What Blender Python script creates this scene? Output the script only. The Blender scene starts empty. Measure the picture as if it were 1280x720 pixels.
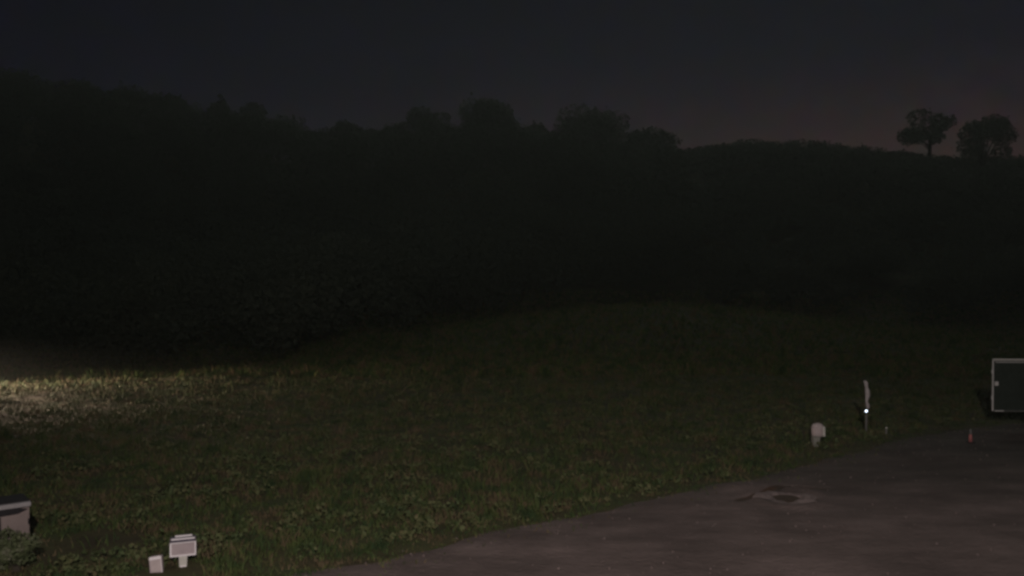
import bpy, bmesh, math, random
import numpy as np
from mathutils import Vector, Matrix

R = math.radians
rng = np.random.default_rng(7)
random.seed(7)
S = bpy.context.scene
COL = S.collection

# ------------------------------------------------------------------ camera
CAM_H = 5.0
F = 1108.0            # focal length in pixels of a 1280 px wide picture (60 degrees)
HY = 340.0            # row of the horizon in the photograph
cam_d = bpy.data.cameras.new('camera')
cam = bpy.data.objects.new('camera', cam_d)
COL.objects.link(cam)
cam_d.sensor_width = 36.0
cam_d.lens = 36.0 * F / 1280.0
cam_d.clip_start = 0.1
cam_d.clip_end = 20000
cam.location = (0, 0, CAM_H)
cam.rotation_euler = (R(90) - math.atan((360 - HY) / F), 0, 0)
S.camera = cam

# ------------------------------------------------------------------ view, sampling
S.view_settings.view_transform = 'Standard'
S.view_settings.look = 'None'
S.view_settings.exposure = 0.0
S.view_settings.gamma = 1.0
S.view_settings.use_curve_mapping = False
S.cycles.use_denoising = True
S.cycles.max_bounces = 4
S.cycles.volume_bounces = 0
S.cycles.diffuse_bounces = 2
S.cycles.pixel_filter_type = 'BLACKMAN_HARRIS'
S.cycles.filter_width = 2.8

# ------------------------------------------------------------------ night sky
SUN_AZ = R(9)        # the veiled moon stands beyond the right-hand hill, above the picture
SUN_EL = R(46)
world = bpy.data.worlds.new('World')
S.world = world
world.use_nodes = True
wn = world.node_tree
wn.nodes.clear()
def WN(t, **k):
    n = wn.nodes.new(t)
    for a, b in k.items():
        setattr(n, a, b)
    return n
wl = wn.links.new
w_out = WN('ShaderNodeOutputWorld')
sky = WN('ShaderNodeTexSky')
sky.sky_type = 'NISHITA'
sky.sun_disc = False
sky.sun_elevation = R(-1.5)          # the afterglow behind the right-hand hill
sky.sun_rotation = R(24)
bg_sky = WN('ShaderNodeBackground')
bg_sky.inputs['Strength'].default_value = 0.0015
tcw = WN('ShaderNodeTexCoord')
# faint cloud cover: slightly uneven dark grey-blue, everywhere on the sky
sep = WN('ShaderNodeSeparateXYZ')
wl(tcw.outputs['Generated'], sep.inputs[0])
ramp = WN('ShaderNodeValToRGB')
els = ramp.color_ramp.elements
els[0].position = 0.0
els[0].color = (0.0026, 0.0022, 0.0050, 1)
els[1].position = 0.42
els[1].color = (0.0007, 0.0006, 0.0036, 1)
e = els.new(0.14)
e.color = (0.0026, 0.0022, 0.0066, 1)
wl(sep.outputs['Z'], ramp.inputs[0])
nz = WN('ShaderNodeTexNoise')
nz.inputs['Scale'].default_value = 14
nz.inputs['Detail'].default_value = 5
nz.inputs['Roughness'].default_value = 0.7
wl(tcw.outputs['Generated'], nz.inputs['Vector'])
mr = WN('ShaderNodeMapRange')
mr.inputs['From Min'].default_value = 0.3
mr.inputs['From Max'].default_value = 0.7
mr.inputs['To Min'].default_value = 0.84
mr.inputs['To Max'].default_value = 1.14
wl(nz.outputs['Fac'], mr.inputs['Value'])
mul = WN('ShaderNodeVectorMath', operation='SCALE')

wl(mr.outputs['Result'], mul.inputs['Scale'])
MUL_IN = mul.inputs[0]
wl(sky.outputs['Color'], bg_sky.inputs['Color'])
# dull glow of a town behind the right-hand hill, fading upwards and sideways
gd = WN('ShaderNodeVectorMath', operation='DOT_PRODUCT')
gd.inputs[1].default_value = (math.sin(R(24)), math.cos(R(24)), 0)
wl(tcw.outputs['Generated'], gd.inputs[0])
gmax = WN('ShaderNodeMath', operation='MAXIMUM'); gmax.inputs[1].default_value = 0.0
wl(gd.outputs['Value'], gmax.inputs[0])
gpow = WN('ShaderNodeMath', operation='POWER'); gpow.inputs[1].default_value = 7.0
wl(gmax.outputs[0], gpow.inputs[0])
def glow(z0, z1, col):
    m = WN('ShaderNodeMapRange'); m.interpolation_type = 'SMOOTHSTEP'
    m.inputs['From Min'].default_value = z0; m.inputs['From Max'].default_value = z1
    m.inputs['To Min'].default_value = 1; m.inputs['To Max'].default_value = 0
    wl(sep.outputs['Z'], m.inputs['Value'])
    a = WN('ShaderNodeMath', operation='MULTIPLY')
    wl(m.outputs['Result'], a.inputs[0]); wl(gpow.outputs[0], a.inputs[1])
    v = WN('ShaderNodeVectorMath', operation='SCALE'); v.inputs[0].default_value = col
    wl(a.outputs[0], v.inputs['Scale'])
    return v
g1 = glow(0.08, 0.40, (0.0050, 0.0042, 0.0056))
g2 = glow(0.07, 0.24, (0.0185, 0.0062, 0.0010))
gs = WN('ShaderNodeVectorMath', operation='ADD')
wl(g1.outputs[0], gs.inputs[0]); wl(g2.outputs[0], gs.inputs[1])
gr = WN('ShaderNodeVectorMath', operation='ADD')
wl(gs.outputs[0], gr.inputs[0]); wl(ramp.outputs['Color'], gr.inputs[1])
nz2 = WN('ShaderNodeTexNoise')
nz2.inputs['Scale'].default_value = 55
nz2.inputs['Detail'].default_value = 3
wl(tcw.outputs['Generated'], nz2.inputs['Vector'])
tint = WN('ShaderNodeVectorMath', operation='MULTIPLY_ADD')
tint.inputs[1].default_value = (1.1, 1.0, 1.1); tint.inputs[2].default_value = (0.45, 0.50, 0.45)
wl(nz2.outputs['Color'], tint.inputs[0])
gt = WN('ShaderNodeVectorMath', operation='MULTIPLY')
wl(gr.outputs[0], gt.inputs[0]); wl(tint.outputs[0], gt.inputs[1])
wl(gt.outputs[0], MUL_IN)
bg_air = WN('ShaderNodeBackground')
bg_air.inputs['Strength'].default_value = 1.0
wl(mul.outputs[0], bg_air.inputs['Color'])
addw = WN('ShaderNodeAddShader')
wl(bg_sky.outputs[0], addw.inputs[0])
wl(bg_air.outputs[0], addw.inputs[1])
wl(addw.outputs[0], w_out.inputs['Surface'])

sun_d = bpy.data.lights.new('moonlit_cloud', 'SUN')
sun_d.energy = 0.235
sun_d.angle = R(60)
sun_d.color = (0.92, 1.0, 0.90)
sun = bpy.data.objects.new('moonlit_cloud', sun_d)
COL.objects.link(sun)
sun.rotation_euler = (Vector((0, 0, 0)) - Vector((math.sin(SUN_AZ) * math.cos(SUN_EL), math.cos(SUN_AZ) * math.cos(SUN_EL), math.sin(SUN_EL)))).to_track_quat('-Z', 'Y').to_euler()

# ------------------------------------------------------------------ helpers
def tag(o, label=None, cat=None, group=None, kind=None):
    if label: o['label'] = label
    if cat: o['category'] = cat
    if group: o['group'] = group
    if kind: o['kind'] = kind
    return o

def empty(name, loc, rz=0.0):
    o = bpy.data.objects.new(name, None)
    o.empty_display_size = 0.3
    o.location = loc
    o.rotation_euler = (0, 0, rz)
    COL.objects.link(o)
    return o

def link_mesh(name, me, mat, parent=None):
    if mat is not None and not me.materials:
        me.materials.append(mat)
    o = bpy.data.objects.new(name, me)
    COL.objects.link(o)
    if parent: o.parent = parent
    return o

def obj(name, bm, mat, parent=None, bevel=0.0, smooth=False):
    if bevel > 0:
        bmesh.ops.bevel(bm, geom=list(bm.edges), offset=bevel, segments=2, affect='EDGES', profile=0.6)
    me = bpy.data.meshes.new(name)
    bm.to_mesh(me)
    bm.free()
    if smooth:
        me.shade_smooth()
    return link_mesh(name, me, mat, parent)

def box(sx, sy, sz, x=0, y=0, z=0, rx=0, ry=0, rz=0, bm=None):
    b = bm or bmesh.new()
    M = Matrix.Translation((x, y, z)) @ Matrix.Rotation(rz, 4, 'Z') @ Matrix.Rotation(ry, 4, 'Y') @ Matrix.Rotation(rx, 4, 'X') @ Matrix.Diagonal((sx, sy, sz, 1))
    bmesh.ops.create_cube(b, size=1.0, matrix=M)
    return b

def tube(pts, rads, n=8, bm=None, cap=True):
    b = bm or bmesh.new()
    rings = []
    pts = [Vector(p) for p in pts]
    for i, p in enumerate(pts):
        d = (pts[min(i + 1, len(pts) - 1)] - pts[max(i - 1, 0)]).normalized()
        a = d.orthogonal().normalized() if abs(d.z) < 0.9 else (Vector((1, 0, 0)) - d * d.x).normalized()
        c = d.cross(a)
        rings.append([b.verts.new(p + (a * math.cos(2 * math.pi * k / n) + c * math.sin(2 * math.pi * k / n)) * rads[i]) for k in range(n)])
    for i in range(len(rings) - 1):
        for k in range(n):
            b.faces.new((rings[i][k], rings[i][(k + 1) % n], rings[i + 1][(k + 1) % n], rings[i + 1][k]))
    if cap:
        b.faces.new(list(reversed(rings[0])))
        b.faces.new(rings[-1])
    return b

def lathe(prof, n=20, bm=None, sy=1.0):
    """prof = [(radius, z)...] bottom to top"""
    b = bm or bmesh.new()
    rings = []
    for r, z in prof:
        rings.append([b.verts.new((r * math.cos(2 * math.pi * k / n), r * sy * math.sin(2 * math.pi * k / n), z)) for k in range(n)])
    for i in range(len(rings) - 1):
        for k in range(n):
            b.faces.new((rings[i][k], rings[i][(k + 1) % n], rings[i + 1][(k + 1) % n], rings[i + 1][k]))
    b.faces.new(list(reversed(rings[0])))
    b.faces.new(rings[-1])
    return b

def np_mesh(name, verts, faces, mat, parent=None, smooth=False):
    """verts (n,3), faces (m,k) all of the same size"""
    me = bpy.data.meshes.new(name)
    verts = np.ascontiguousarray(verts, dtype=np.float32)
    faces = np.ascontiguousarray(faces, dtype=np.int32)
    m, k = faces.shape
    me.vertices.add(len(verts))
    me.vertices.foreach_set('co', verts.ravel())
    me.loops.add(m * k)
    me.loops.foreach_set('vertex_index', faces.ravel())
    me.polygons.add(m)
    me.polygons.foreach_set('loop_start', np.arange(0, m * k, k, dtype=np.int32))
    me.update(calc_edges=True)
    if smooth: me.shade_smooth()
    return link_mesh(name, me, mat, parent)

# ------------------------------------------------------------------ terrain
def ss(t):
    t = np.clip(t, 0, 1)
    return t * t * (3 - 2 * t)

_g = np.random.default_rng(3)
_lat = _g.random((256, 256)).astype(np.float64)
def vnoise(x, y):
    x = np.asarray(x, float); y = np.asarray(y, float)
    xi = np.floor(x).astype(int); yi = np.floor(y).astype(int)
    fx = ss(x - xi); fy = ss(y - yi)
    a = _lat[xi % 256, yi % 256]; b = _lat[(xi + 1) % 256, yi % 256]
    c = _lat[xi % 256, (yi + 1) % 256]; d = _lat[(xi + 1) % 256, (yi + 1) % 256]
    return (a * (1 - fx) + b * fx) * (1 - fy) + (c * (1 - fx) + d * fx) * fy - 0.5

def fbm(x, y, o=4):
    s = 0; a = 1.0
    for i in range(o):
        s = s + a * vnoise(x * 2 ** i + 17.3 * i, y * 2 ** i + 5.1 * i); a *= 0.5
    return s

def W(px, D):               # column of the photograph -> world x at distance D
    return (px - 640) / F * D
def Z(py, D):
    return CAM_H + (HY - py) / F * D
def G(px, py, z=0.0):       # where the sight line meets level z
    D = (CAM_H - z) * F / (py - HY)
    return W(px, D), D

CREST = 150.0
_cx = np.array([W(p, CREST) for p in (-900, -300, 0, 200, 400, 640, 850, 870, 940, 1000, 1060, 1150, 1280, 1500, 2200)])
_cz = np.array([Z(p, CREST) for p in (120, 145, 152, 166, 202, 206, 216, 205, 199, 199, 205, 216, 220, 225, 240)])
def crest_z(x):
    return np.interp(x, _cx, _cz)

def height(x, y):
    x = np.asarray(x, float); y = np.asarray(y, float)
    mound = 2.5 * np.exp(-((x - 10.5) / 15) ** 2 - ((y - 63) / 11) ** 2)
    zc = crest_z(x)
    up = ss((y - 64) / (CREST - 64))
    down = 1 - 0.92 * ss((y - 165) / 260)
    hill = zc * up * down
    far = ss((np.abs(x) - 250) / 300)
    hill = hill * (1 - 0.7 * far)
    dip = -1.3 * ss((y - 43.5) / 5) * (1 - ss((y - 56) / 14)) * (1 - ss((x + 19) / 9))
    dip = dip - 0.5 * (1 - ss((np.hypot(x - (-14.5 + 0.0), (y - 30) * 0.5)) / 6)) * 0.25
    rough = 0.16 * fbm(x * 0.22, y * 0.22, 3) * ss((y - 16) / 8) + 2.2 * fbm(x * 0.03, y * 0.03, 3) * ss((y - 70) / 60)
    near = ss((y - 8) / 8)
    return mound + hill + dip + rough * near

# road edge (world), lawn lies on the far side of it
_ex = np.array([-400, -60, -30, -10, -3.4, -0.6, 2.8, 5.4, 8.9, 11.2, 14.7, 17.6, 40, 120, 400])
_ey = np.array([-150, -20, -4, 9.6, 14.6, 16.8, 19.1, 21.3, 24.1, 26.1, 28.6, 30.2, 37, 60, 120])
def road_y(x):
    x = np.asarray(x, float)
    return np.interp(x, _ex, _ey) + 0.55 * fbm(x * 0.5, x * 0.07 + 3, 4)

# ------------------------------------------------------------------ materials
def new_mat(name, rough=0.9):
    m = bpy.data.materials.new(name)
    m.use_nodes = True
    b = m.node_tree.nodes['Principled BSDF']
    b.inputs['Roughness'].default_value = rough
    b.inputs['Specular IOR Level'].default_value = 0.2
    return m, m.node_tree, b

def mottled(name, cols, scale, rough=0.9, detail=5, bump=0.0, bscale=None, stretch=(1, 1, 1), metal=0.0, spread=(0.35, 0.65), spec=0.2, bdist=0.02):
    m, nt, b = new_mat(name, rough)
    b.inputs['Metallic'].default_value = metal
    b.inputs['Specular IOR Level'].default_value = spec
    tc = nt.nodes.new('ShaderNodeTexCoord')
    mp = nt.nodes.new('ShaderNodeMapping')
    mp.inputs['Scale'].default_value = stretch
    nt.links.new(tc.outputs['Object'], mp.inputs[0])
    n = nt.nodes.new('ShaderNodeTexNoise')
    n.inputs['Scale'].default_value = scale
    n.inputs['Detail'].default_value = detail
    n.inputs['Roughness'].default_value = 0.65
    nt.links.new(mp.outputs[0], n.inputs['Vector'])
    r = nt.nodes.new('ShaderNodeValToRGB')
    el = r.color_ramp.elements
    el[0].position = spread[0]; el[0].color = (*cols[0], 1)
    el[1].position = spread[1]; el[1].color = (*cols[-1], 1)
    for i, c in enumerate(cols[1:-1]):
        q = el.new(spread[0] + (spread[1] - spread[0]) * (i + 1) / (len(cols) - 1)); q.color = (*c, 1)
    nt.links.new(n.outputs['Fac'], r.inputs[0])
    nt.links.new(r.outputs['Color'], b.inputs['Base Color'])
    if bump > 0:
        n2 = nt.nodes.new('ShaderNodeTexNoise')
        n2.inputs['Scale'].default_value = bscale or scale * 4
        n2.inputs['Detail'].default_value = 6
        nt.links.new(mp.outputs[0], n2.inputs['Vector'])
        bp = nt.nodes.new('ShaderNodeBump')
        bp.inputs['Strength'].default_value = bump
        bp.inputs['Distance'].default_value = bdist
        nt.links.new(n2.outputs['Fac'], bp.inputs['Height'])
        nt.links.new(bp.outputs['Normal'], b.inputs['Normal'])
    return m

M_ground = mottled('ground_soil', [(0.045, 0.036, 0.022), (0.065, 0.060, 0.028), (0.05, 0.065, 0.025)], 0.6, bump=0.6, bscale=6, bdist=0.08)
M_hill = mottled('hill_floor', [(0.045, 0.05, 0.038), (0.06, 0.065, 0.048)], 0.2, bump=0.5, bscale=1)
# grass: green and straw-brown patches of two sizes
def grass_mat(name, k=1.0):
    m, nt, b = new_mat(name, 0.8)
    tc = nt.nodes.new('ShaderNodeTexCoord')
    def noise(sc, det):
        n = nt.nodes.new('ShaderNodeTexNoise')
        n.inputs['Scale'].default_value = sc; n.inputs['Detail'].default_value = det
        nt.links.new(tc.outputs['Object'], n.inputs['Vector'])
        return n
    a, c = noise(1.5, 4), noise(9.0, 3)
    mix = nt.nodes.new('ShaderNodeMath'); mix.operation = 'MULTIPLY_ADD'
    mix.inputs[1].default_value = 0.75
    nt.links.new(c.outputs['Fac'], mix.inputs[0])
    big = nt.nodes.new('ShaderNodeMath'); big.operation = 'MULTIPLY_ADD'
    big.inputs[1].default_value = 2.0; big.inputs[2].default_value = -0.5
    nt.links.new(a.outputs['Fac'], big.inputs[0])
    nt.links.new(big.outputs[0], mix.inputs[2])
    r = nt.nodes.new('ShaderNodeValToRGB')
    el = r.color_ramp.elements
    cs = [(0.60, (0.036, 0.068, 0.026)), (0.86, (0.084, 0.120, 0.036)), (0.97, (0.125, 0.135, 0.050)), (1.05, (0.145, 0.110, 0.064))]
    el[0].position = cs[0][0]; el[0].color = (*[v * k for v in cs[0][1]], 1)
    el[1].position = 1.0; el[1].color = (*[v * k for v in cs[3][1]], 1)
    for p, cc in cs[1:3]:
        q = el.new(p); q.color = (*[v * k for v in cc], 1)
    nt.links.new(mix.outputs[0], r.inputs[0])
    nt.links.new(r.outputs['Color'], b.inputs['Base Color'])
    return m
M_grass = grass_mat('grass_blades', 0.80)
M_weed = mottled('weed_leaves', [(0.042, 0.065, 0.030), (0.072, 0.098, 0.040), (0.115, 0.122, 0.056), (0.13, 0.090, 0.055)], 1.6, rough=0.75, spread=(0.3, 0.7))
M_road = mottled('road_gravel', [(0.085, 0.064, 0.061), (0.138, 0.105, 0.100), (0.20, 0.152, 0.146)], 0.9, bump=0.9, bscale=14, stretch=(0.55, 1.1, 1), spread=(0.3, 0.72), bdist=0.05)
# lamp fall-off painted in: far half of the road multiplied darker, ragged limit
def paint_falloff(m):
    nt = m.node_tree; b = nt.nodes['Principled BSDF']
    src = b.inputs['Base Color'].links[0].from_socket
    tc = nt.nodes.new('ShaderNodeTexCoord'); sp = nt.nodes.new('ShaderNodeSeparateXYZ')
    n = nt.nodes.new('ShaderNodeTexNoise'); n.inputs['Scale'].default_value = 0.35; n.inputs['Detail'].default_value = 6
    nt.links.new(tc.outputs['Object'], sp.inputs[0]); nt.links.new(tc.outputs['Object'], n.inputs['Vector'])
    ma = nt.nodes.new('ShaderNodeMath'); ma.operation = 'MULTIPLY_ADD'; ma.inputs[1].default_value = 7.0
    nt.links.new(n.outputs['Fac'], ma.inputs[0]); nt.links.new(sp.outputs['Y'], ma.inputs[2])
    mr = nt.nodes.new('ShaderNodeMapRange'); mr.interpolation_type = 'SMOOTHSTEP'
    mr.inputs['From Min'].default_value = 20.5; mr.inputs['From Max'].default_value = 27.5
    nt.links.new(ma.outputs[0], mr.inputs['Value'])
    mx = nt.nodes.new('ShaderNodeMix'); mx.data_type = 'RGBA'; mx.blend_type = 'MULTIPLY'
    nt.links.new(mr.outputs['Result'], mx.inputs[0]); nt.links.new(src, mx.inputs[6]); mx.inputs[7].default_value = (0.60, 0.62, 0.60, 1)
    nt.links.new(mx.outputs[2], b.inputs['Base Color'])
paint_falloff(M_road)
M_mud_shade = mottled('mud_and_shade', [(0.045, 0.026, 0.018), (0.075, 0.045, 0.030)], 5, rough=0.7, bump=0.4)  # mud of the drain, also the painted shade strip in the groove
M_conc = mottled('worn_concrete', [(0.13, 0.10, 0.097), (0.26, 0.205, 0.20)], 7, bump=0.5)
M_leaf_a = mottled('foliage_dark', [(0.074, 0.088, 0.064), (0.090, 0.106, 0.077)], 0.8, rough=0.8)
M_leaf_b = mottled('foliage_olive', [(0.078, 0.088, 0.064), (0.094, 0.106, 0.077)], 1.1, rough=0.8)
M_leaf_c = mottled('shrub_leaves', [(0.05, 0.07, 0.03), (0.10, 0.12, 0.06), (0.15, 0.15, 0.11)], 5, rough=0.7)
def leafy(m, f=0.35):
    nt = m.node_tree; b = nt.nodes['Principled BSDF']
    src = b.inputs['Base Color'].links[0].from_socket
    tr = nt.nodes.new('ShaderNodeBsdfTranslucent'); mx = nt.nodes.new('ShaderNodeMixShader')
    mx.inputs[0].default_value = f
    nt.links.new(src, tr.inputs['Color']); nt.links.new(b.outputs[0], mx.inputs[1]); nt.links.new(tr.outputs[0], mx.inputs[2])
    nt.links.new(mx.outputs[0], nt.nodes['Material Output'].inputs['Surface'])
    b.inputs['Specular IOR Level'].default_value = 0.05
M_meadow = grass_mat('meadow_blades', 1.15)
for m_ in (M_leaf_a, M_leaf_b, M_meadow): leafy(m_)
M_bark = mottled('bark', [(0.045, 0.038, 0.030), (0.08, 0.068, 0.055)], 6, bump=0.6, stretch=(1, 1, 0.3))
M_pale = mottled('pale_paint', [(0.38, 0.32, 0.345), (0.46, 0.39, 0.415)], 9, rough=0.6)
M_pale_edge = mottled('pale_paint_edge', [(0.78, 0.74, 0.78), (0.84, 0.80, 0.84)], 9, rough=0.5)
M_violet = mottled('dark_violet_plastic', [(0.045, 0.035, 0.07), (0.06, 0.05, 0.09)], 6, rough=0.5)
M_bead = mottled('mesh_wire', [(0.42, 0.36, 0.385), (0.48, 0.42, 0.44)], 9, rough=0.6)
M_grey = mottled('weathered_grey', [(0.52, 0.51, 0.48), (0.62, 0.61, 0.58)], 8, rough=0.7)
M_pinkgrey = mottled('faded_pink_grey', [(0.43, 0.37, 0.375), (0.54, 0.465, 0.47)], 8, rough=0.7)
M_cab = mottled('cabinet_paint', [(0.21, 0.172, 0.168), (0.27, 0.222, 0.215)], 3, rough=0.6)
M_cab_edge = mottled('cabinet_lid_paint', [(0.28, 0.272, 0.285), (0.34, 0.325, 0.34)], 5, rough=0.6)
M_pedbase = mottled('pedestal_base', [(0.20, 0.205, 0.18), (0.30, 0.30, 0.27)], 8, rough=0.8)
M_dark = mottled('black_parts_and_shade', [(0.014, 0.013, 0.016), (0.024, 0.022, 0.026)], 6, rough=0.7)  # near-black of small parts and of the painted shade under the cabinet lid
M_steel = mottled('galvanised_steel', [(0.55, 0.56, 0.55), (0.65, 0.66, 0.65)], 10, rough=0.5)
M_frame = mottled('dull_aluminium', [(0.68, 0.68, 0.67), (0.78, 0.77, 0.76)], 12, rough=0.5)
M_board = mottled('board_face', [(0.026, 0.036, 0.030), (0.040, 0.052, 0.044)], 4, rough=0.6)
M_red = mottled('faded_red_plastic', [(0.42, 0.15, 0.15), (0.50, 0.20, 0.19)], 9, rough=0.6)
M_post = mottled('post_grey', [(0.16, 0.16, 0.16), (0.22, 0.215, 0.21)], 8, rough=0.7)
M_sleeve = mottled('pale_sleeve', [(0.40, 0.365, 0.375), (0.52, 0.475, 0.485)], 9, rough=0.7)
m_, nt_, b_ = new_mat('reflector_lens', 0.30)
b_.inputs['Base Color'].default_value = (0.62, 0.80, 1.0, 1)
b_.inputs['Metallic'].default_value = 1.0
M_lens = m_

# ------------------------------------------------------------------ ground sheet
def spaced(a, b, d0, grow):
    out = [a]; d = d0
    while out[-1] < b:
        out.append(out[-1] + d); d *= grow
    return out
ys = sorted(set([-v for v in [4, 9, 16, 26, 40, 58]] + [float(v) for v in range(0, 14, 2)])) + list(np.arange(14, 70, 0.5)) + list(np.arange(70, 220, 2.5)) + list(np.arange(224, 430, 6))
xs_h = list(np.arange(0, 32, 0.5)) + list(np.arange(32, 140, 2.5)) + list(np.arange(145, 305, 8))
xs = sorted(set([-v for v in xs_h] + xs_h))
def grid_obj(name, xs, ys, zf, mat, smooth=True):
    X, Y = np.meshgrid(np.array(xs), np.array(ys))
    Zs = zf(X, Y)
    V = np.stack([X.ravel(), Y.ravel(), Zs.ravel()], 1)
    nx, ny = len(xs), len(ys)
    I = np.arange(nx * ny).reshape(ny, nx)
    Fq = np.stack([I[:-1, :-1].ravel(), I[:-1, 1:].ravel(), I[1:, 1:].ravel(), I[1:, :-1].ravel()], 1)
    return np_mesh(name, V, Fq, mat, smooth=smooth)
def ground_z(x, y):
    return height(x, y) - 0.25 * ss((road_y(x) - 0.6 - y) / 0.5)
ground = grid_obj('ground', xs, ys, ground_z, M_ground)
tag(ground, kind='structure')

# road: a sheet on top of the ground, with the hollow and the worn groove near the drain
DX, DY = G(985, 625)
def road_z(x, y):
    h = height(x, y) + 0.030
    ex = road_y(x)
    h = h - 0.045 * ss((y - ex + 0.5) / 0.5)          # its edge runs out under the grass
    r = np.hypot((x - DX) / 0.95, (y - DY) / 0.95)
    h = h + 0.05 * np.exp(-((r - 0.82) / 0.20) ** 2) - 0.10 * (1 - ss(r / 0.75))
    # worn groove curling past the far left of it, with soil heaped beyond
    gy = np.interp(x, [4.7, 5.0, 5.4, 5.8, 6.3, 6.9, 7.4], [19.15, 19.25, 19.45, 19.95, 20.38, 20.35, 20.1])
    env = np.clip(np.minimum((x - 4.7) / 0.5, (7.5 - x) / 0.8), 0, 1)
    h = h - 0.085 * env * np.exp(-((y - gy) / 0.13) ** 2)
    h = h + 0.085 * np.exp(-((x - 5.2) / 0.5) ** 2 - ((y - 20.25) / 0.32) ** 2)
    # shallow swells of a worn, unmade surface
    h = h + 0.035 * fbm(x * 0.6 + 9, y * 1.3, 3) * ss((30 - y) / 10)
    return h
rx = np.unique(np.concatenate([np.arange(-6, DX - 3, 0.25), np.arange(DX - 3, DX + 1.6, 0.06), np.arange(DX + 1.6, 22, 0.25), np.arange(22, 120, 2.0), np.arange(-80, -6, 2.0)]))
T = np.unique(np.concatenate([np.linspace(0, 0.35, 60), np.linspace(0.35, 1, 20)]))
Xr = np.repeat(rx[None, :], len(T), 0)
# rows: from the far edge towards (and past) the camera
edge = road_y(rx)
near_end = np.minimum(edge - 45, -12.0)
Yr = edge[None, :] + (near_end - edge)[None, :] * T[:, None]
# refine rows where the drain lies
Trow = np.unique(np.concatenate([T, np.linspace(0.02, 0.10, 60)]))
Xr = np.repeat(rx[None, :], len(Trow), 0)
Yr = edge[None, :] + (near_end - edge)[None, :] * Trow[:, None]
Zr = road_z(Xr, Yr)
I = np.arange(Xr.size).reshape(Xr.shape)
Fq = np.stack([I[:-1, :-1].ravel(), I[1:, :-1].ravel(), I[1:, 1:].ravel(), I[:-1, 1:].ravel()], 1)
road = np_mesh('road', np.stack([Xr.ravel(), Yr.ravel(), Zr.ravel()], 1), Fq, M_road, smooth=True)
tag(road, kind='structure')

# drain
dz = float(height(DX, DY))
dr = tag(empty('drain', (DX, DY, dz)), 'round sunken drain with a pale rim and brown middle, set in the gravel road', 'drain')
bm = bmesh.new()
n = 36
prof = [(0.30, -0.05), (0.33, 0.03), (0.40, 0.055), (0.55, 0.06), (0.74, 0.045), (0.86, 0.0)]
rings = []
for i_, (r, z) in enumerate(prof):
    rr = []
    for k in range(n):
        a = 2 * math.pi * k / n
        w = 1 + 0.10 * math.sin(3 * a + 1) + 0.06 * math.sin(7 * a) + 0.04 * math.sin(11 * a + i_)
        rr.append(bm.verts.new((r * w * math.cos(a), r * w * math.sin(a) * 0.8, z - 0.022 + 0.022 * math.sin(2 * a + 2.2) + 0.010 * math.sin(5 * a) + 0.008 * math.sin(9 * a + i_))))
    rings.append(rr)
for i in range(len(rings) - 1):
    for k in range(n):
        bm.faces.new((rings[i][k], rings[i + 1][k], rings[i + 1][(k + 1) % n], rings[i][(k + 1) % n]))
obj('rim', bm, M_conc, dr, smooth=True)
bm = lathe([(0.31, -0.06), (0.31, 0.0), (0.27, 0.012), (0.10, 0.016)], 30)
obj('cover', bm, M_mud_shade, dr)
# dark strip painting the shade inside the worn groove that curls past it
gx = np.linspace(4.85, 7.25, 40)
gyy = np.interp(gx, [4.7, 5.0, 5.4, 5.8, 6.3, 6.9, 7.4], [19.15, 19.25, 19.45, 19.95, 20.38, 20.35, 20.1])
gyy = np.convolve(np.pad(gyy, 3, 'edge'), np.ones(7) / 7, 'valid')
gw = 0.17 * np.sin(np.linspace(0.12, 3.0, 40)) ** 0.7 * (1 + 0.35 * vnoise(gx * 5, gx))
rows = []
for off in (-1, -0.4, 0.3, 1):
    yy = gyy + off * gw
    zz = road_z(gx, yy) + 0.012 - 0.004 * abs(off)
    rows.append(np.stack([gx - DX, yy - DY, zz - dz], 1))
Vm = np.concatenate(rows); n_ = 40
Fm = [[a * n_ + i, a * n_ + i + 1, (a + 1) * n_ + i + 1, (a + 1) * n_ + i] for a in range(3) for i in range(n_ - 1)]
np_mesh('groove_shade', Vm, np.array(Fm), M_mud_shade, dr, smooth=True)

# loose stones on the gravel
def stones():
    g = np.random.default_rng(77)
    n = 3000
    x = -7 + 32 * g.random(n)
    t = g.random(n) ** 1.6
    y = road_y(x) + 0.15 - t * 15
    ok = (y > 12) & (np.hypot(x - DX, y - DY) > 0.45)
    x, y = x[ok], y[ok]; n = len(x)
    r = 0.008 + 0.026 * g.random(n) ** 3.5
    z = road_z(x, y) + r * 0.3
    base = np.array([(1, 0, 0), (0, 1, 0), (-1, 0, 0), (0, -1, 0), (0, 0, .7), (0, 0, -.7)], float)
    a = g.random(n) * 6.28
    V = base[None] * r[:, None, None] * (0.7 + 0.6 * g.random((n, 6, 1)))
    c, s_ = np.cos(a)[:, None], np.sin(a)[:, None]
    V = np.stack([V[..., 0] * c - V[..., 1] * s_ * .7, V[..., 0] * s_ + V[..., 1] * c * .7, V[..., 2]], 2)
    V += np.stack([x, y, z], 1)[:, None]
    f = np.array([(0, 1, 4), (1, 2, 4), (2, 3, 4), (3, 0, 4), (1, 0, 5), (2, 1, 5), (3, 2, 5), (0, 3, 5)])
    Fs = (np.arange(n)[:, None, None] * 6 + f[None]).reshape(-1, 3)
    tag(np_mesh('stones', V.reshape(-1, 3), Fs, M_conc), 'loose small stones scattered on the gravel road', 'stones', kind='stuff')
stones()

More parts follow.
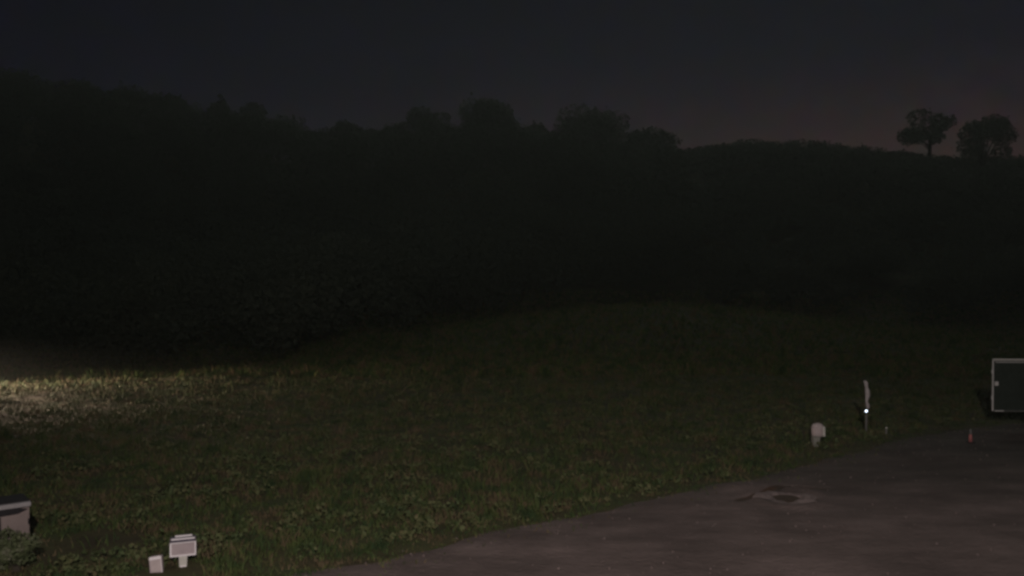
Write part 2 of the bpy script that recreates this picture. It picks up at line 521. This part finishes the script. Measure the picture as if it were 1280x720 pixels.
# ------------------------------------------------------------------ grass
PATCH = (*G(112, 682), 1.1)     # thinned grass low on the left, ground sheet showing through
TRIM = [(*G(226, 716), .28), (*G(193, 726), .35)]     # worn short round the two boxes
def blades(n, ylo, yhi, hmin, hmax, wid, seed, dens_pow=1.2, name='grass', xr=0.64, clump=0.25, mat=None):
    g = np.random.default_rng(seed)
    u = g.random(n)
    p = 1.0 - dens_pow + 1
    y = (ylo ** p + u * (yhi ** p - ylo ** p)) ** (1 / p)
    x = (g.random(n) * 2 - 1) * y * xr
    c = g.random(n) < clump                       # part of them grow in tussocks
    k = 2600
    tx = (g.random(k) * 2 - 1); ty = g.random(k)
    ti = g.integers(0, k, n)
    tyy = (ylo ** p + ty * (yhi ** p - ylo ** p)) ** (1 / p)
    txx = tx * tyy * xr
    x = np.where(c, txx[ti] + g.normal(0, 0.10, n), x)
    y = np.where(c, tyy[ti] + g.normal(0, 0.10, n), y)
    keep = (y > road_y(x) + 0.12 - g.random(n) ** 2.5 * 1.5)
    wood = (y > 44 + 1.5 * fbm(x * .3, x * 0 + 2)) & (x < -4) & (g.random(n) < 0.9) & (y < 0)
    pr = np.hypot((x - PATCH[0]) / 1.0, (y - PATCH[1]) / 0.95)
    keep &= ~wood & ((pr > 0.8 + 0.5 * g.random(n)) | (g.random(n) < 0.10))
    x, y, c = x[keep], y[keep], c[keep]
    trim = np.ones(len(x))
    for bx_, by_, br_ in TRIM:
        trim = np.minimum(trim, np.clip((np.hypot(x - bx_, y - by_) - br_) / 0.3, 0.12, 1))
    n = len(x)
    lump = 0.55 + 0.9 * np.clip(fbm(x * 0.8, y * 0.8, 3) + 0.4, 0, 1.2)
    H = (hmin + (hmax - hmin) * g.random(n) ** 1.6) * lump * np.where(c, 1.45, 1)
    H *= np.clip((y - road_y(x)) / 1.5 + 0.35, 0.35, 1)
    H *= trim
    w = wid * (0.6 + 0.8 * g.random(n)) * np.maximum(1, y / 26)
    a = g.random(n) * 2 * np.pi
    lean = H * (0.25 + 0.6 * g.random(n)); b = g.random(n) * 2 * np.pi
    z = height(x, y) - 0.015
    z[y < road_y(x)] += 0.03
    bx, by = np.cos(a) * w / 2, np.sin(a) * w / 2
    lx, ly = np.cos(b) * lean, np.sin(b) * lean
    P = np.empty((n, 5, 3))
    P[:, 0] = np.stack([x - bx, y - by, z], 1)
    P[:, 1] = np.stack([x + bx, y + by, z], 1)
    P[:, 2] = np.stack([x + bx * .8 + lx * .35, y + by * .8 + ly * .35, z + H * .6], 1)
    P[:, 3] = np.stack([x - bx * .8 + lx * .35, y - by * .8 + ly * .35, z + H * .6], 1)
    P[:, 4] = np.stack([x + lx, y + ly, z + H], 1)
    base = np.arange(n)[:, None] * 5
    Ft = np.concatenate([base + np.array([[0, 1, 2]]), base + np.array([[0, 2, 3]]), base + np.array([[3, 2, 4]])], 0)
    return tag(np_mesh(name, P.reshape(-1, 3), Ft, mat or M_grass), kind='stuff')
tag(blades(215000, 13.5, 50, 0.05, 0.22, 0.022, 1), 'rough unmown grass with brown and green patches covering the lawn beside the road', 'grass')
tag(blades(80000, 42, 84, 0.12, 0.40, 0.05, 2, xr=0.66, name='meadow_grass', mat=M_meadow), 'dim taller grass over the low mound behind the lawn', 'grass')

def weeds():
    g = np.random.default_rng(21)
    out = []
    n = 3400
    y = 13.5 + 44 * g.random(n) ** 1.5
    x = (g.random(n) * 2 - 1) * y * 0.62
    ok = (y > road_y(x) + 0.25) & (np.hypot(x - PATCH[0], y - PATCH[1]) > 1.0) & (fbm(x * .45, y * .45, 3) > -0.12) & (np.hypot(x - TRIM[0][0], y - TRIM[0][1]) > .55) & (np.hypot(x - TRIM[1][0], y - TRIM[1][1]) > .55)
    x, y = x[ok], y[ok]
    z = height(x, y)
    for xi, yi, zi in zip(x, y, z):
        h = 0.10 + 0.20 * g.random() ** 2
        r = 0.12 + 0.22 * g.random()
        c = [(xi + g.normal() * r * .6, yi + g.normal() * r * .6, zi + h * .5) for _ in range(3)]
        q = leaf_cards(c, [r * .6, r * .5, r * .45], 26, 0.085, g, flat=0.7)
        out.append(q[q[:, :, 2].min(1) > zi - 0.01])
    q = np.concatenate(out)
    return tag(np_mesh('weeds', q.reshape(-1, 3), np.arange(len(q) * 4).reshape(-1, 4), M_weed), 'low leafy weeds in uneven clumps through the lawn grass', 'weeds', kind='stuff')
# ------------------------------------------------------------------ trees
def leaf_cards(centers, radii, n, size, g, flat=0.75):
    """leaf-sized faces spread through the outer shells of several lobes"""
    centers = np.asarray(centers); radii = np.asarray(radii)
    pw = radii ** 2; pw = pw / pw.sum()
    ci = g.choice(len(centers), n, p=pw)
    d = g.normal(size=(n, 3)); d /= np.linalg.norm(d, axis=1)[:, None]
    rr = radii[ci] * (0.45 + 0.62 * g.random(n) ** 0.45)
    rr *= 1 + 0.35 * (g.random(n) < 0.08) * g.random(n)
    P = centers[ci] + d * rr[:, None] * np.array([1, 1, flat])
    nr = d * 0.9 + g.normal(size=(n, 3)) * 0.7
    nr /= np.linalg.norm(nr, axis=1)[:, None]
    t = np.cross(nr, g.normal(size=(n, 3))); t /= np.linalg.norm(t, axis=1)[:, None]
    b = np.cross(nr, t)
    s = size * (0.5 + g.random(n))[:, None]
    q = np.stack([P - t * s * .5, P - b * s * .32 + nr * s * .08, P + t * s * .5, P + b * s * .32 + nr * s * .08], 1)
    return q

weeds()

def crown_lobes(g, wid, hgt, base, style):
    c, r = [], []
    if style == 'pointed':
        for k in range(7):
            f = k / 6
            rad = wid * 0.5 * (1 - 0.8 * f)
            for j in range(3 if k < 5 else 1):
                a = g.random() * 6.28
                c.append((math.cos(a) * rad * .45, math.sin(a) * rad * .45, base + (hgt - base) * (0.12 + 0.8 * f)))
                r.append(max(0.45, rad * .7))
    elif style == 'ragged':
        for k in range(11):
            a = g.random() * 6.28
            f = g.random()
            rad = wid * 0.42 * math.sqrt(g.random())
            c.append((math.cos(a) * rad, math.sin(a) * rad * .8, base + (hgt - base) * (0.15 + 0.72 * f)))
            r.append(wid * (0.13 + 0.10 * g.random()))
    else:
        for k in range(13):
            a = g.random() * 6.28
            f = g.random()
            rad = wid * 0.36 * math.sqrt(g.random()) * (1.15 - 0.55 * f)
            c.append((math.cos(a) * rad, math.sin(a) * rad, base + (hgt - base) * (0.05 + 0.76 * f)))
            r.append(wid * (0.17 + 0.11 * g.random()))
    return c, r

def tree(x, y, hgt, wid, style, label, seed, n=5200, leaf=0.34, mat=None, group='trees standing up on the skyline', basef=0.3, name='broadleaf_tree'):
    g = np.random.default_rng(seed)
    z = float(height(x, y)) - 0.1
    t = tag(empty(name, (x, y, z)), label, 'tree', group)
    base = hgt * basef
    c, r = crown_lobes(g, wid, hgt, base, style)
    r0 = 0.035 * hgt
    bm = bmesh.new()
    lx, ly = (g.random() - .5) * .4, (g.random() - .5) * .4
    tube([(0, 0, 0), (lx * .5, ly * .5, base * .6), (lx, ly, base), (lx, ly, base + (hgt - base) * .6)], [r0 * 1.25, r0 * .85, r0 * .7, r0 * .22], 9, bm)
    for (cx, cy, cz), rr in zip(c, r):
        s = base * (0.75 + 0.35 * g.random())
        s = min(s, cz - 0.3)
        tube([(lx * .9, ly * .9, s), ((cx + lx) * .5, cy * .5, (s + cz) * .5 + .2), (cx, cy, cz)], [r0 * .40, r0 * .22, r0 * .08], 6, bm)
    obj('trunk', bm, M_bark, t, smooth=True)
    q = leaf_cards(c, r, n, leaf, g)
    np_mesh('crown', q.reshape(-1, 3), np.arange(n * 4).reshape(n, 4), mat or M_leaf_a, t)
    return t

# (px of crown centre, py of top, width in px, height m, style, distance, label)
SKY = [
    (10, 98, 90, 9.5, 'round', 150, 'broad low tree crown at the far left end of the skyline'),
    (95, 108, 70, 8.5, 'round', 151, 'low flat crown on the left skyline, left of the slightly raised hump'),
    (172, 110, 66, 9, 'round', 149, 'softly rounded crown making the raised hump on the left skyline'),
    (276, 119, 34, 9.5, 'pointed', 148, 'small pointed tree poking up by itself on the falling left skyline'),
    (222, 126, 60, 8, 'round', 151, 'low crown between the rounded hump and the small pointed tree'),
    (322, 134, 52, 8, 'round', 150, 'low crown just right of the small pointed tree on the skyline'),
    (374, 143, 50, 9, 'ragged', 149, 'uneven crown where the left skyline steps down before the first notch'),
    (436, 152, 56, 8.5, 'round', 150, 'low rounded crown left of the notch in the skyline'),
    (496, 152, 44, 8.5, 'round', 151, 'narrow crown rising just right of the notch in the skyline'),
    (542, 140, 58, 10, 'round', 148, 'flat-topped crown left of the tallest middle tree on the skyline'),
    (612, 128, 64, 11, 'round', 147, 'tallest crown in the middle of the skyline, flat-topped'),
    (664, 154, 52, 8.5, 'round', 150, 'crown sloping down to the right of the tallest middle tree'),
    (738, 139, 76, 10.5, 'round', 148, 'big dome-shaped crown standing free on the middle skyline'),
    (700, 168, 44, 7, 'round', 151, 'low crown in the dip left of the big dome-shaped tree'),
    (812, 164, 66, 7.8, 'round', 148, 'small flat dome crown on the slope right of the big dome-shaped tree'),
    (772, 180, 40, 6, 'round', 152, 'lowest crown in the gap between the two dome-shaped trees'),
]
for i, (px, py, wpx, hm, st, D, lab) in enumerate(SKY):
    x = W(px, D)
    zt = Z(py, D)
    zg = float(height(x, D)) - 0.1
    hm = max(4.0, zt - zg)
    nleaf = 3200 + int(55 * wpx)
    tree(x, D, hm * 1.045, wpx / F * D * 1.32, st, lab, 100 + i, n=nleaf, leaf=0.50, basef=0.16, mat=(M_leaf_a, M_leaf_b)[i % 2],
         name='pointed_tree' if st == 'pointed' else 'broadleaf_tree')
for i, (px, py, wpx, D, lab) in enumerate([
    (1160, 136, 66, 138, 'left of two ragged trees at right, bare trunk showing against the sky'),
    (1228, 133, 76, 134, 'right one of the two ragged trees at the right, its crown reaching lower')]):
    x = W(px, D); zt = Z(py, D); zg = float(height(x, D)) - 0.1
    tree(x, D, (zt - zg) * 1.03, wpx / F * D, 'ragged', lab, 301 + i * 7, n=2700 + 1500 * i, leaf=0.42, basef=(0.36, 0.12)[i], mat=M_leaf_b, group='two ragged trees on the right skyline', name='ragged_tree')

# woodland covering the slope: nobody can count it in the dark
def woodland():
    g = np.random.default_rng(55)
    out = []
    pts = []
    while len(pts) < 900:
        y = 50 + 102 * g.random() ** 0.8
        x = (g.random() * 2 - 1) * (y * 0.70 + 6)
        if y < np.interp(x, [-40, -13, -6, 2, 12, 24, 34, 60], [50, 50.5, 60, 74, 80, 76, 72, 70]) + 2 * g.random(): continue
        pts.append((x, y))
    for x, y in pts:
        z = float(height(x, y))
        px = 640 + x / y * F
        sc = 1.0 if px < 850 else 0.62
        hm = (6.0 + 3.0 * g.random()) * sc
        # keep below the skyline crowns
        X150 = x * 150 / y
        lim = Z(np.interp(px, [0, 170, 300, 430, 640, 700, 840, 870, 940, 1000, 1060, 1150, 1280], [108, 119, 134, 155, 153, 168, 184, 190, 186, 186, 193, 207, 211]), y) - z
        hm = min(hm, lim)
        if hm < 1.6: continue
        wd = max(4.5, hm) * (0.85 + 0.3 * g.random())
        c, r = [], []
        for k in range(7):
            a = g.random() * 6.28; f = g.random(); rad = wd * .34 * math.sqrt(g.random())
            c.append((x + math.cos(a) * rad, y + math.sin(a) * rad, z + hm * (0.25 + 0.55 * f)))
            r.append(wd * (0.18 + 0.08 * g.random()))
        out.append(leaf_cards(c, r, 1500, 0.27, g) if y < 72 else leaf_cards(c, r, 1000, 0.36, g) if y < 95 else leaf_cards(c, r, 560, 0.50, g))
    # canopy of the bare-looking right-hand ridge
    for k in range(520):
        px = 840 + 480 * g.random(); D = 138 + 22 * g.random()
        if k > 300: px = 1110 + 240 * g.random(); D = 104 + 34 * g.random()
        x = W(px, D); z = float(height(x, D))
        hm = 1.6 + 1.0 * g.random()
        out.append(leaf_cards([(x, D, z + hm * .5), (x + .6, D, z + hm * .6), (x - .6, D + .3, z + hm * .45)], [hm * .5, hm * .4, hm * .4], 70, 0.5, g))
    q = np.concatenate(out)
    o = np_mesh('woodland', q.reshape(-1, 3), np.arange(len(q) * 4).reshape(-1, 4), M_leaf_a)
    return tag(o, 'dark mass of woodland covering the whole hillside below the skyline', 'woodland', kind='stuff')
woodland()

# ------------------------------------------------------------------ shrub, bottom left
def shrub():
    x, y = G(18, 716)
    z = float(height(x, y))
    t = tag(empty('shrub', (x, y, z)), 'leafy shrub in front of the grey cabinet at the bottom left', 'shrub')
    g = np.random.default_rng(9)
    c, r = [], []
    for k in range(20):
        a = g.random() * 6.28; rad = 0.30 * math.sqrt(g.random())
        c.append((math.cos(a) * rad * 1.3 - .20, math.sin(a) * rad * .7, 0.12 + 0.50 * g.random() * (1 - rad)))
        r.append(0.12 + 0.10 * g.random())
    bm = bmesh.new()
    for (cx, cy, cz) in c:
        tube([(cx * .2, cy * .2, 0), (cx * .6, cy * .6, cz * .6), (cx, cy, cz)], [.016, .010, .004], 5, bm)
    obj('stem', bm, M_bark, t)
    n = 5200
    q = leaf_cards(c, r, n, 0.055, g)
    np_mesh('foliage', q.reshape(-1, 3), np.arange(n * 4).reshape(n, 4), M_leaf_c, t)
shrub()

# ------------------------------------------------------------------ grey cabinet, bottom left
def cabinet():
    D = 15.4
    xr = W(34, D)
    th = R(38)
    x0 = xr - 0.62 * math.cos(th); D -= 0.62 * math.sin(th)
    z0 = float(height(x0, D))
    t = tag(empty('cabinet', (x0, D, z0), th), 'dull grey two-door cabinet with pale lid and a painted dark shade under it, at the left edge', 'cabinet')
    w, d = 1.24, 0.55
    hb = 0.92
    obj('body', box(w, d, hb, 0, d / 2, hb / 2), M_cab, t, 0.012)
    obj('door', box(0.75, 0.022, hb - 0.17, -0.225, -0.013, (hb - 0.17) / 2 + 0.05), M_cab, t, 0.006)
    obj('door', box(0.40, 0.022, hb - 0.17, 0.395, -0.013, (hb - 0.17) / 2 + 0.05), M_cab, t, 0.006)
    obj('door_seam', box(0.03, 0.014, hb - 0.18, 0.172, -0.010, (hb - 0.17) / 2 + 0.05, ry=R(-2)), M_dark, t)
    bm = bmesh.new()
    v = [bm.verts.new(p) for p in ((-.62, -.03, hb - .13), (.44, -.03, hb - .10), (.59, -.03, hb - .045), (.40, -.03, hb - .0), (-.62, -.03, hb + .0),
                                   (-.62, .02, hb - .13), (.44, .02, hb - .10), (.59, .02, hb - .045), (.40, .02, hb - .0), (-.62, .02, hb + .0))]
    bm.faces.new(v[4::-1]); bm.faces.new(v[5:])
    for k in range(5):
        bm.faces.new((v[k], v[(k + 1) % 5], v[5 + (k + 1) % 5], v[5 + k]))
    bmesh.ops.recalc_face_normals(bm, faces=bm.faces)
    obj('lid_shade', bm, M_dark, t)  # dark sheet painting the shade under the lid's overhang
    lid = obj('lid', box(w + 0.03, d + 0.10, 0.075, 0, d / 2 - 0.02, hb + 0.045), M_cab_edge, t, 0.012)
    obj('roof_sheet', box(w + 0.0, d + 0.02, 0.02, 0, d / 2 + 0.02, hb + 0.095), M_dark, t, 0.004)
    obj('hinge', box(0.02, 0.02, 0.09, 0.60, -0.03, 0.28), M_dark, t)
    obj('hinge', box(0.02, 0.02, 0.09, 0.60, -0.03, 0.66), M_dark, t)
cabinet()

# ------------------------------------------------------------------ box on a stub post
def mesh_box():
    x, D = G(226.5, 709)
    z = float(height(x, D))
    p = F / D
    t = tag(empty('ground_box', (x, D, z - 0.05), R(20)), 'pale box with mesh face and two slats on top, on a short stub', 'utility box')
    zb = Z(695.5, D) - z + 0.05 
    fh = 17.5 / p; fw = 31 / p; dep = 0.34
    b = bmesh.new()
    tube([(0, 0, 0), (0, 0, zb + .02)], [0.085, 0.100], 4, b)
    bmesh.ops.rotate(b, cent=(0, 0, 0), matrix=Matrix.Rotation(R(45), 3, 'Z'), verts=b.verts)
    obj('stub_post', b, M_grey, t, 0.01)
    obj('foot', box(0.10, 0.10, 0.03, 0, -0.03, 0.055), M_pale_edge, t, 0.006)
    obj('housing', box(fw, dep, fh, 0, dep / 2 - .06, zb + fh / 2), M_pale, t, 0.012)
    yf = -0.06
    rim = bmesh.new()
    box(fw, 0.02, 0.030, 0, yf - .011, zb + 0.015, bm=rim)
    box(fw, 0.02, 0.014, 0, yf - .011, zb + fh - 0.007, bm=rim)
    box(0.028, 0.02, fh - .044, -fw / 2 + .014, yf - .011, zb + fh / 2 + .004, bm=rim)
    box(0.024, 0.02, fh - .044, fw / 2 - .012, yf - .011, zb + fh / 2 + .004, bm=rim)
    obj('face_frame', rim, M_pale_edge, t)
    ms = bmesh.new()
    nx_, nz_ = 18, 9
    for i in range(nx_):
        box(0.006, 0.004, fh - .04, -fw / 2 + .03 + (fw - .06) * i / (nx_ - 1), yf - .003, zb + fh / 2, bm=ms)
    for j in range(nz_):
        box(fw - .045, 0.004, 0.006, 0, yf - .008, zb + .03 + (fh - .055) * j / (nz_ - 1), bm=ms)
    obj('mesh_panel', ms, M_bead, t)
    zt = zb + fh
    obj('top_pad', box(fw - .02, dep - .03, .014, 0, dep / 2 - .06, zt + .008), M_violet, t, 0.004)
    obj('slat', box(fw * .90, .055, .022, 0, dep * .22 - .03, zt + .028), M_pale_edge, t, 0.005)
    obj('slat', box(fw * .66, .05, .022, 0.01, dep * .72 - .03, zt + .030), M_pale_edge, t, 0.005)
mesh_box()

# ------------------------------------------------------------------ small leaning box next to it
def small_box():
    x, D = G(193, 718)
    z = float(height(x, D))
    p = F / D
    t = tag(empty('ground_box', (x, D, z - 0.02), R(10)), 'small plain pale box with rounded corners leaning left, beside the mesh-faced box', 'utility box')
    w, h, d = 15 / p, 21.5 / p, 0.12
    def rr(w, h, d, y, rad, mat, name, zc=None):
        bm = bmesh.new()
        pts = []
        for cx, cz, a0 in ((w / 2 - rad, h - rad, 0), (-w / 2 + rad, h - rad, 90), (-w / 2 + rad, rad, 180), (w / 2 - rad, rad, 270)):
            for k in range(5):
                a = R(a0 + k * 22.5)
                pts.append((cx + rad * math.cos(a), cz + rad * math.sin(a)))
        f = [bm.verts.new((px, y, pz + (zc or 0))) for px, pz in pts]
        bk = [bm.verts.new((px, y + d, pz + (zc or 0))) for px, pz in pts]
        bm.faces.new(f); bm.faces.new(list(reversed(bk)))
        for k in range(len(pts)):
            bm.faces.new((f[k], bk[k], bk[(k + 1) % len(pts)], f[(k + 1) % len(pts)]))
        bmesh.ops.recalc_face_normals(bm, faces=bm.faces)
        o = obj(name, bm, mat, t)
        return o
    parts = [rr(w, h, d, 0, 0.025, M_pale, 'casing'),
             rr(w * .98, 0.05, 0.012, -0.012, 0.012, M_pale_edge, 'top_rim', h - 0.052),
             rr(w * .74, h * .68, 0.010, -0.010, 0.018, M_pinkgrey, 'face_plate', 0.03)]
    bm = box(0.012, 0.012, h * .8, w / 2 - .010, -0.006, h * .45)
    parts.append(obj('side_rim', bm, M_pale_edge, t))
    t.rotation_euler = (R(-8), R(-6), R(10))
small_box()

# ------------------------------------------------------------------ domed pedestal
def pedestal():
    x, D = G(1024, 559)
    z = float(height(x, D))
    t = tag(empty('pedestal', (x, D, z - .02)), 'short pale pedestal with a wider domed head, left of the reflector post', 'pedestal')
    p = F / D
    H = 28 / p + .05
    w = 15.5 / p / 2
    bm = box(w * 1.30, w * 1.1, H * .50, -.05, 0, H * .25)
    for v in bm.verts:
        if v.co.z < .1 and v.co.x > 0: v.co.x -= .09
    obj('base', bm, M_pedbase, t, 0.02)
    hd = lathe([(w * .80, H * .46), (w * .92, H * .49), (w * 1.0, H * .60), (w * 1.0, H * .78), (w * .92, H * .88), (w * .70, H * .955), (w * .35, H * .99), (w * .05, H)], 24, sy=.85)
    obj('head', hd, M_pinkgrey, t, smooth=True)
    obj('side_panel', box(w * .42, w * .5, H * .42, w * .80, -w * .42, H * .66), M_grey, t, 0.02)
    obj('collar', box(w * 1.55, w * 1.4, .03, -.01, 0, H * .475), M_pedbase, t, 0.008)
    obj('lock', lathe([(.018, 0), (.018, .02)], 8), M_dark, t).location = (-.09, -w * .64, H * .44)
    t.rotation_euler = (0, R(-2), 0)
pedestal()

# ------------------------------------------------------------------ post with round reflector
def reflector_post():
    x, D = G(1084, 546)
    z = float(height(x, D))
    p = F / D
    t = tag(empty('marker_post', (x, D, z)), 'tall thin post with a bright round reflector below a wavy pale strip', 'marker post')
    H = 68 / p
    obj('post', tube([(0, 0, -0.1), (0.01, 0, H * .5), (-.03, 0, H * .93)], [.036, .034, .024], 8), M_post, t, smooth=True)
    # wavy flexible strip fixed to the upper half
    prof = []   # (px left, px right, py)
    for l, r, yy in ((1080.6, 1083.2, 478), (1081.0, 1085.6, 481), (1082.2, 1085.6, 486), (1082.4, 1087.8, 491), (1082.8, 1088.4, 497), (1082.8, 1086.8, 501), (1082.8, 1085.2, 504.5),
                     (1083.4, 1087.6, 508), (1084.0, 1088.0, 511.5), (1084.2, 1086.4, 514)):
        prof.append(((l - 1084) / p, (r - 1084) / p, (546 - yy) / p))
    bm = bmesh.new()
    rows = []
    for l, r, zz in prof:
        m = (l + r) / 2
        rows.append([bm.verts.new(q) for q in ((l, -.035, zz), (m, -.075, zz), (r, -.035, zz), (r, .03, zz), (l, .03, zz))])
    for a, b in zip(rows, rows[1:]):
        for k in range(5):
            bm.faces.new((a[k], a[(k + 1) % 5], b[(k + 1) % 5], b[k]))
    bm.faces.new(rows[0]); bm.faces.new(rows[-1])
    bmesh.ops.recalc_face_normals(bm, faces=bm.faces)
    obj('strip', bm, M_sleeve, t, smooth=True)
    # reflector: shallow cup and a faceted lens turned to the lamp and the camera
    cx, cz = (1082.0 - 1084) / p, (546 - 515.5) / p
    cup = lathe([(.075, 0), (.088, .012), (.088, .035), (.078, .035), (.074, .02)], 18)
    o = obj('reflector_ring', cup, M_dark, t)
    o.location = (cx, -.085, cz); o.rotation_euler = (R(90), 0, 0)
    g = random.Random(4)
    bm = bmesh.new()
    n = 14
    c = bm.verts.new((0, 0, 0))
    r1 = [bm.verts.new((.030 * math.cos(2 * math.pi * k / n), .030 * math.sin(2 * math.pi * k / n), -.0002 - .0008 * g.random())) for k in range(n)]
    r2 = [bm.verts.new((.055 * math.cos(2 * math.pi * k / n), .055 * math.sin(2 * math.pi * k / n), -.002 - .016 * g.random())) for k in range(n)]
    for k in range(n):
        bm.faces.new((c, r1[k], r1[(k + 1) % n]))
        bm.faces.new((r1[k], r2[k], r2[(k + 1) % n], r1[(k + 1) % n]))
    o = obj('reflector', bm, M_lens, t)
    P = Vector((x + cx, D - .12, z + cz))
    d = ((LAMP - P).normalized() + (Vector((0, 0, CAM_H)) - P).normalized()).normalized()
    o.rotation_euler = d.to_track_quat('Z', 'Y').to_euler()
    o.location = (cx, -.118, cz)

# ------------------------------------------------------------------ flood lamp above the camera's place, outside the frame
LAMP = Vector((0.6, -3.5, 9.5))
def aim(o, target):
    o.rotation_euler = (Vector(target) - Vector(o.location)).to_track_quat('-Z', 'Y').to_euler()
def flood(base, head, target, energy, angle, blend, color, label, rad=0.08):
    t = tag(empty('floodlight', base), label, 'floodlight')
    hx = Vector(head) - Vector(base)
    d = (Vector(target) - Vector(head)).normalized()
    dh = Vector((d.x, d.y, 0)).normalized()
    back = hx - d * 0.14
    foot = back - dh * 0.25
    obj('pole', tube([(foot.x, foot.y, 0), (foot.x, foot.y, foot.z + .25)], [.06, .04], 10), M_post, t)
    obj('arm', tube([(foot.x, foot.y, foot.z + .12), tuple(back)], [.025, .025], 8), M_post, t)
    h = obj('housing', lathe([(.05, 0), (.10, .05), (.13, .13), (.125, .13), (.09, .07)], 16), M_dark, t)
    h.location = back; h.rotation_euler = d.to_track_quat('Z', 'Y').to_euler()
    ld = bpy.data.lights.new('lamp', 'SPOT')
    ld.energy = energy; ld.spot_size = angle; ld.spot_blend = blend; ld.color = color; ld.shadow_soft_size = rad
    lo = bpy.data.objects.new('lamp', ld)
    COL.objects.link(lo)
    lo.parent = t
    lo.location = hx
    lo.rotation_euler = d.to_track_quat('-Z', 'Y').to_euler()
    return lo
flood((0.6, -3.75, 0), LAMP, (1.0, 15.0, 0), 10500, R(90), 1.0, (1.0, 0.87, 0.80), 'floodlight on a pole beside the place of the camera, lighting the road', rad=0.07)
reflector_post()
gz = float(height(-31, 38))
lp = flood((-31.0, 38.6, gz), (-31.0, 38.6, gz + 2.7), (-21.5, 37.0, 0.0), 36000, R(62), 0.9, (1.0, 0.74, 0.58), 'lamp post with an added cut-off plate just left of the picture, throwing warm light along the grass', rad=0.05)
cutoff_plate = obj('cutoff_plate', lathe([(.50, 0), (.52, .008), (.50, .016)], 24), M_dark, lp.parent)  # unseen plate, added only to cut off the lamp's upward rays
cutoff_plate.location = lp.location + Vector((0.0, 0.0, 0.05))
cutoff_plate.rotation_euler = (0, R(13), 0)

# ------------------------------------------------------------------ small stake and red marker
def stake():
    x, D = G(1109, 545)
    z = float(height(x, D)); p = F / D
    t = tag(empty('stake', (x, D, z)), 'tiny dim grey stake standing just right of the reflector post', 'stake')
    obj('shaft', tube([(0, 0, -.05), (.01, 0, 8 / p)], [.032, .026], 6), M_post, t)
    obj('cap', lathe([(.034, 0), (.030, .03), (.012, .045)], 8), M_grey, t).location = (.01, 0, 8 / p)
stake()
def red_marker():
    x, D = G(1215, 553)
    z = float(road_z(np.array(x), np.array(D))); p = F / D
    t = tag(empty('warning_marker', (x, D, z)), 'small dull red upright marker with a pale top standing alone on the dark road', 'marker')
    H = 17 / p
    obj('foot', box(.20, .20, .025, 0, 0, .0125), M_dark, t, .006)
    obj('red_sleeve', lathe([(.052, .025), (.048, H * .35), (.038, H * .62)], 12), M_red, t, smooth=True)
    obj('tip', lathe([(.038, H * .621), (.030, H * .8), (.022, H * .98), (.012, H)], 12), M_post, t, smooth=True)
red_marker()

# ------------------------------------------------------------------ framed board at the right edge
def board():
    D = 28.0
    p = F / D
    xl = W(1241.5, D)
    zg = float(height(xl, D))
    t = tag(empty('notice_board', (xl, D, zg), R(-3)), 'dark board in a thin pale metal frame with a latch, at the right edge', 'notice board')
    w = 2.5
    zt, zb = Z(448.5, D) - zg, Z(514.5, D) - zg
    obj('panel', box(w - .04, .03, zt - zb - .05, w / 2, .02, (zt + zb) / 2), M_board, t)
    obj('frame', box(w, .07, .062, w / 2, 0, zt - .031), M_grey, t, .006).name = 'top_rail'
    obj('top_bead', box(w - .12, .03, .028, w / 2 + .02, -.045, zt - .105), M_steel, t, .004)
    obj('left_stile', box(.032, .06, zt - zb - .085, .016, -.003, (zt + zb) / 2 - .03), M_frame, t, .006)
    obj('right_stile', box(.042, .06, zt - zb - .085, w - .021, -.003, (zt + zb) / 2 - .03), M_frame, t, .006)
    obj('bottom_rail', box(w - .09, .045, .026, w / 2, -.005, zb + .013), M_post, t, .004)
    obj('bottom_bead', box(.28, .03, .030, .21, -.032, zb + .020), M_frame, t, .004)
    obj('latch', box(.10, .06, .13, .105, -.055, Z(479.5, D) - zg), M_frame, t, .012)
    for py in (465, 497.5):
        obj('hinge', box(.035, .05, .12, -.012, -.02, Z(py, D) - zg), M_frame, t, .008)
    for xx in (1.15, w - .1):
        obj('leg', box(.09, .09, zt - .05, xx, .09, (zt - .05) / 2 - .03), M_dark, t, .006)
board()

# ------------------------------------------------------------------ night haze round the whole place, added to raise the blacks to sensor level
hm, hnt, hb = new_mat('black_lift_haze')
hnt.nodes.remove(hb)
pv = hnt.nodes.new('ShaderNodeVolumePrincipled')
pv.inputs['Color'].default_value = (0.90, 0.97, 0.88, 1)
pv.inputs['Density'].default_value = 0.0009
pv.inputs['Anisotropy'].default_value = 0.62
hnt.links.new(pv.outputs[0], hnt.nodes['Material Output'].inputs['Volume'])
hz = obj('added_haze', box(620, 500, 47, 0, 185, 47 / 2 - 6.0), hm)
tag(hz, kind='stuff')
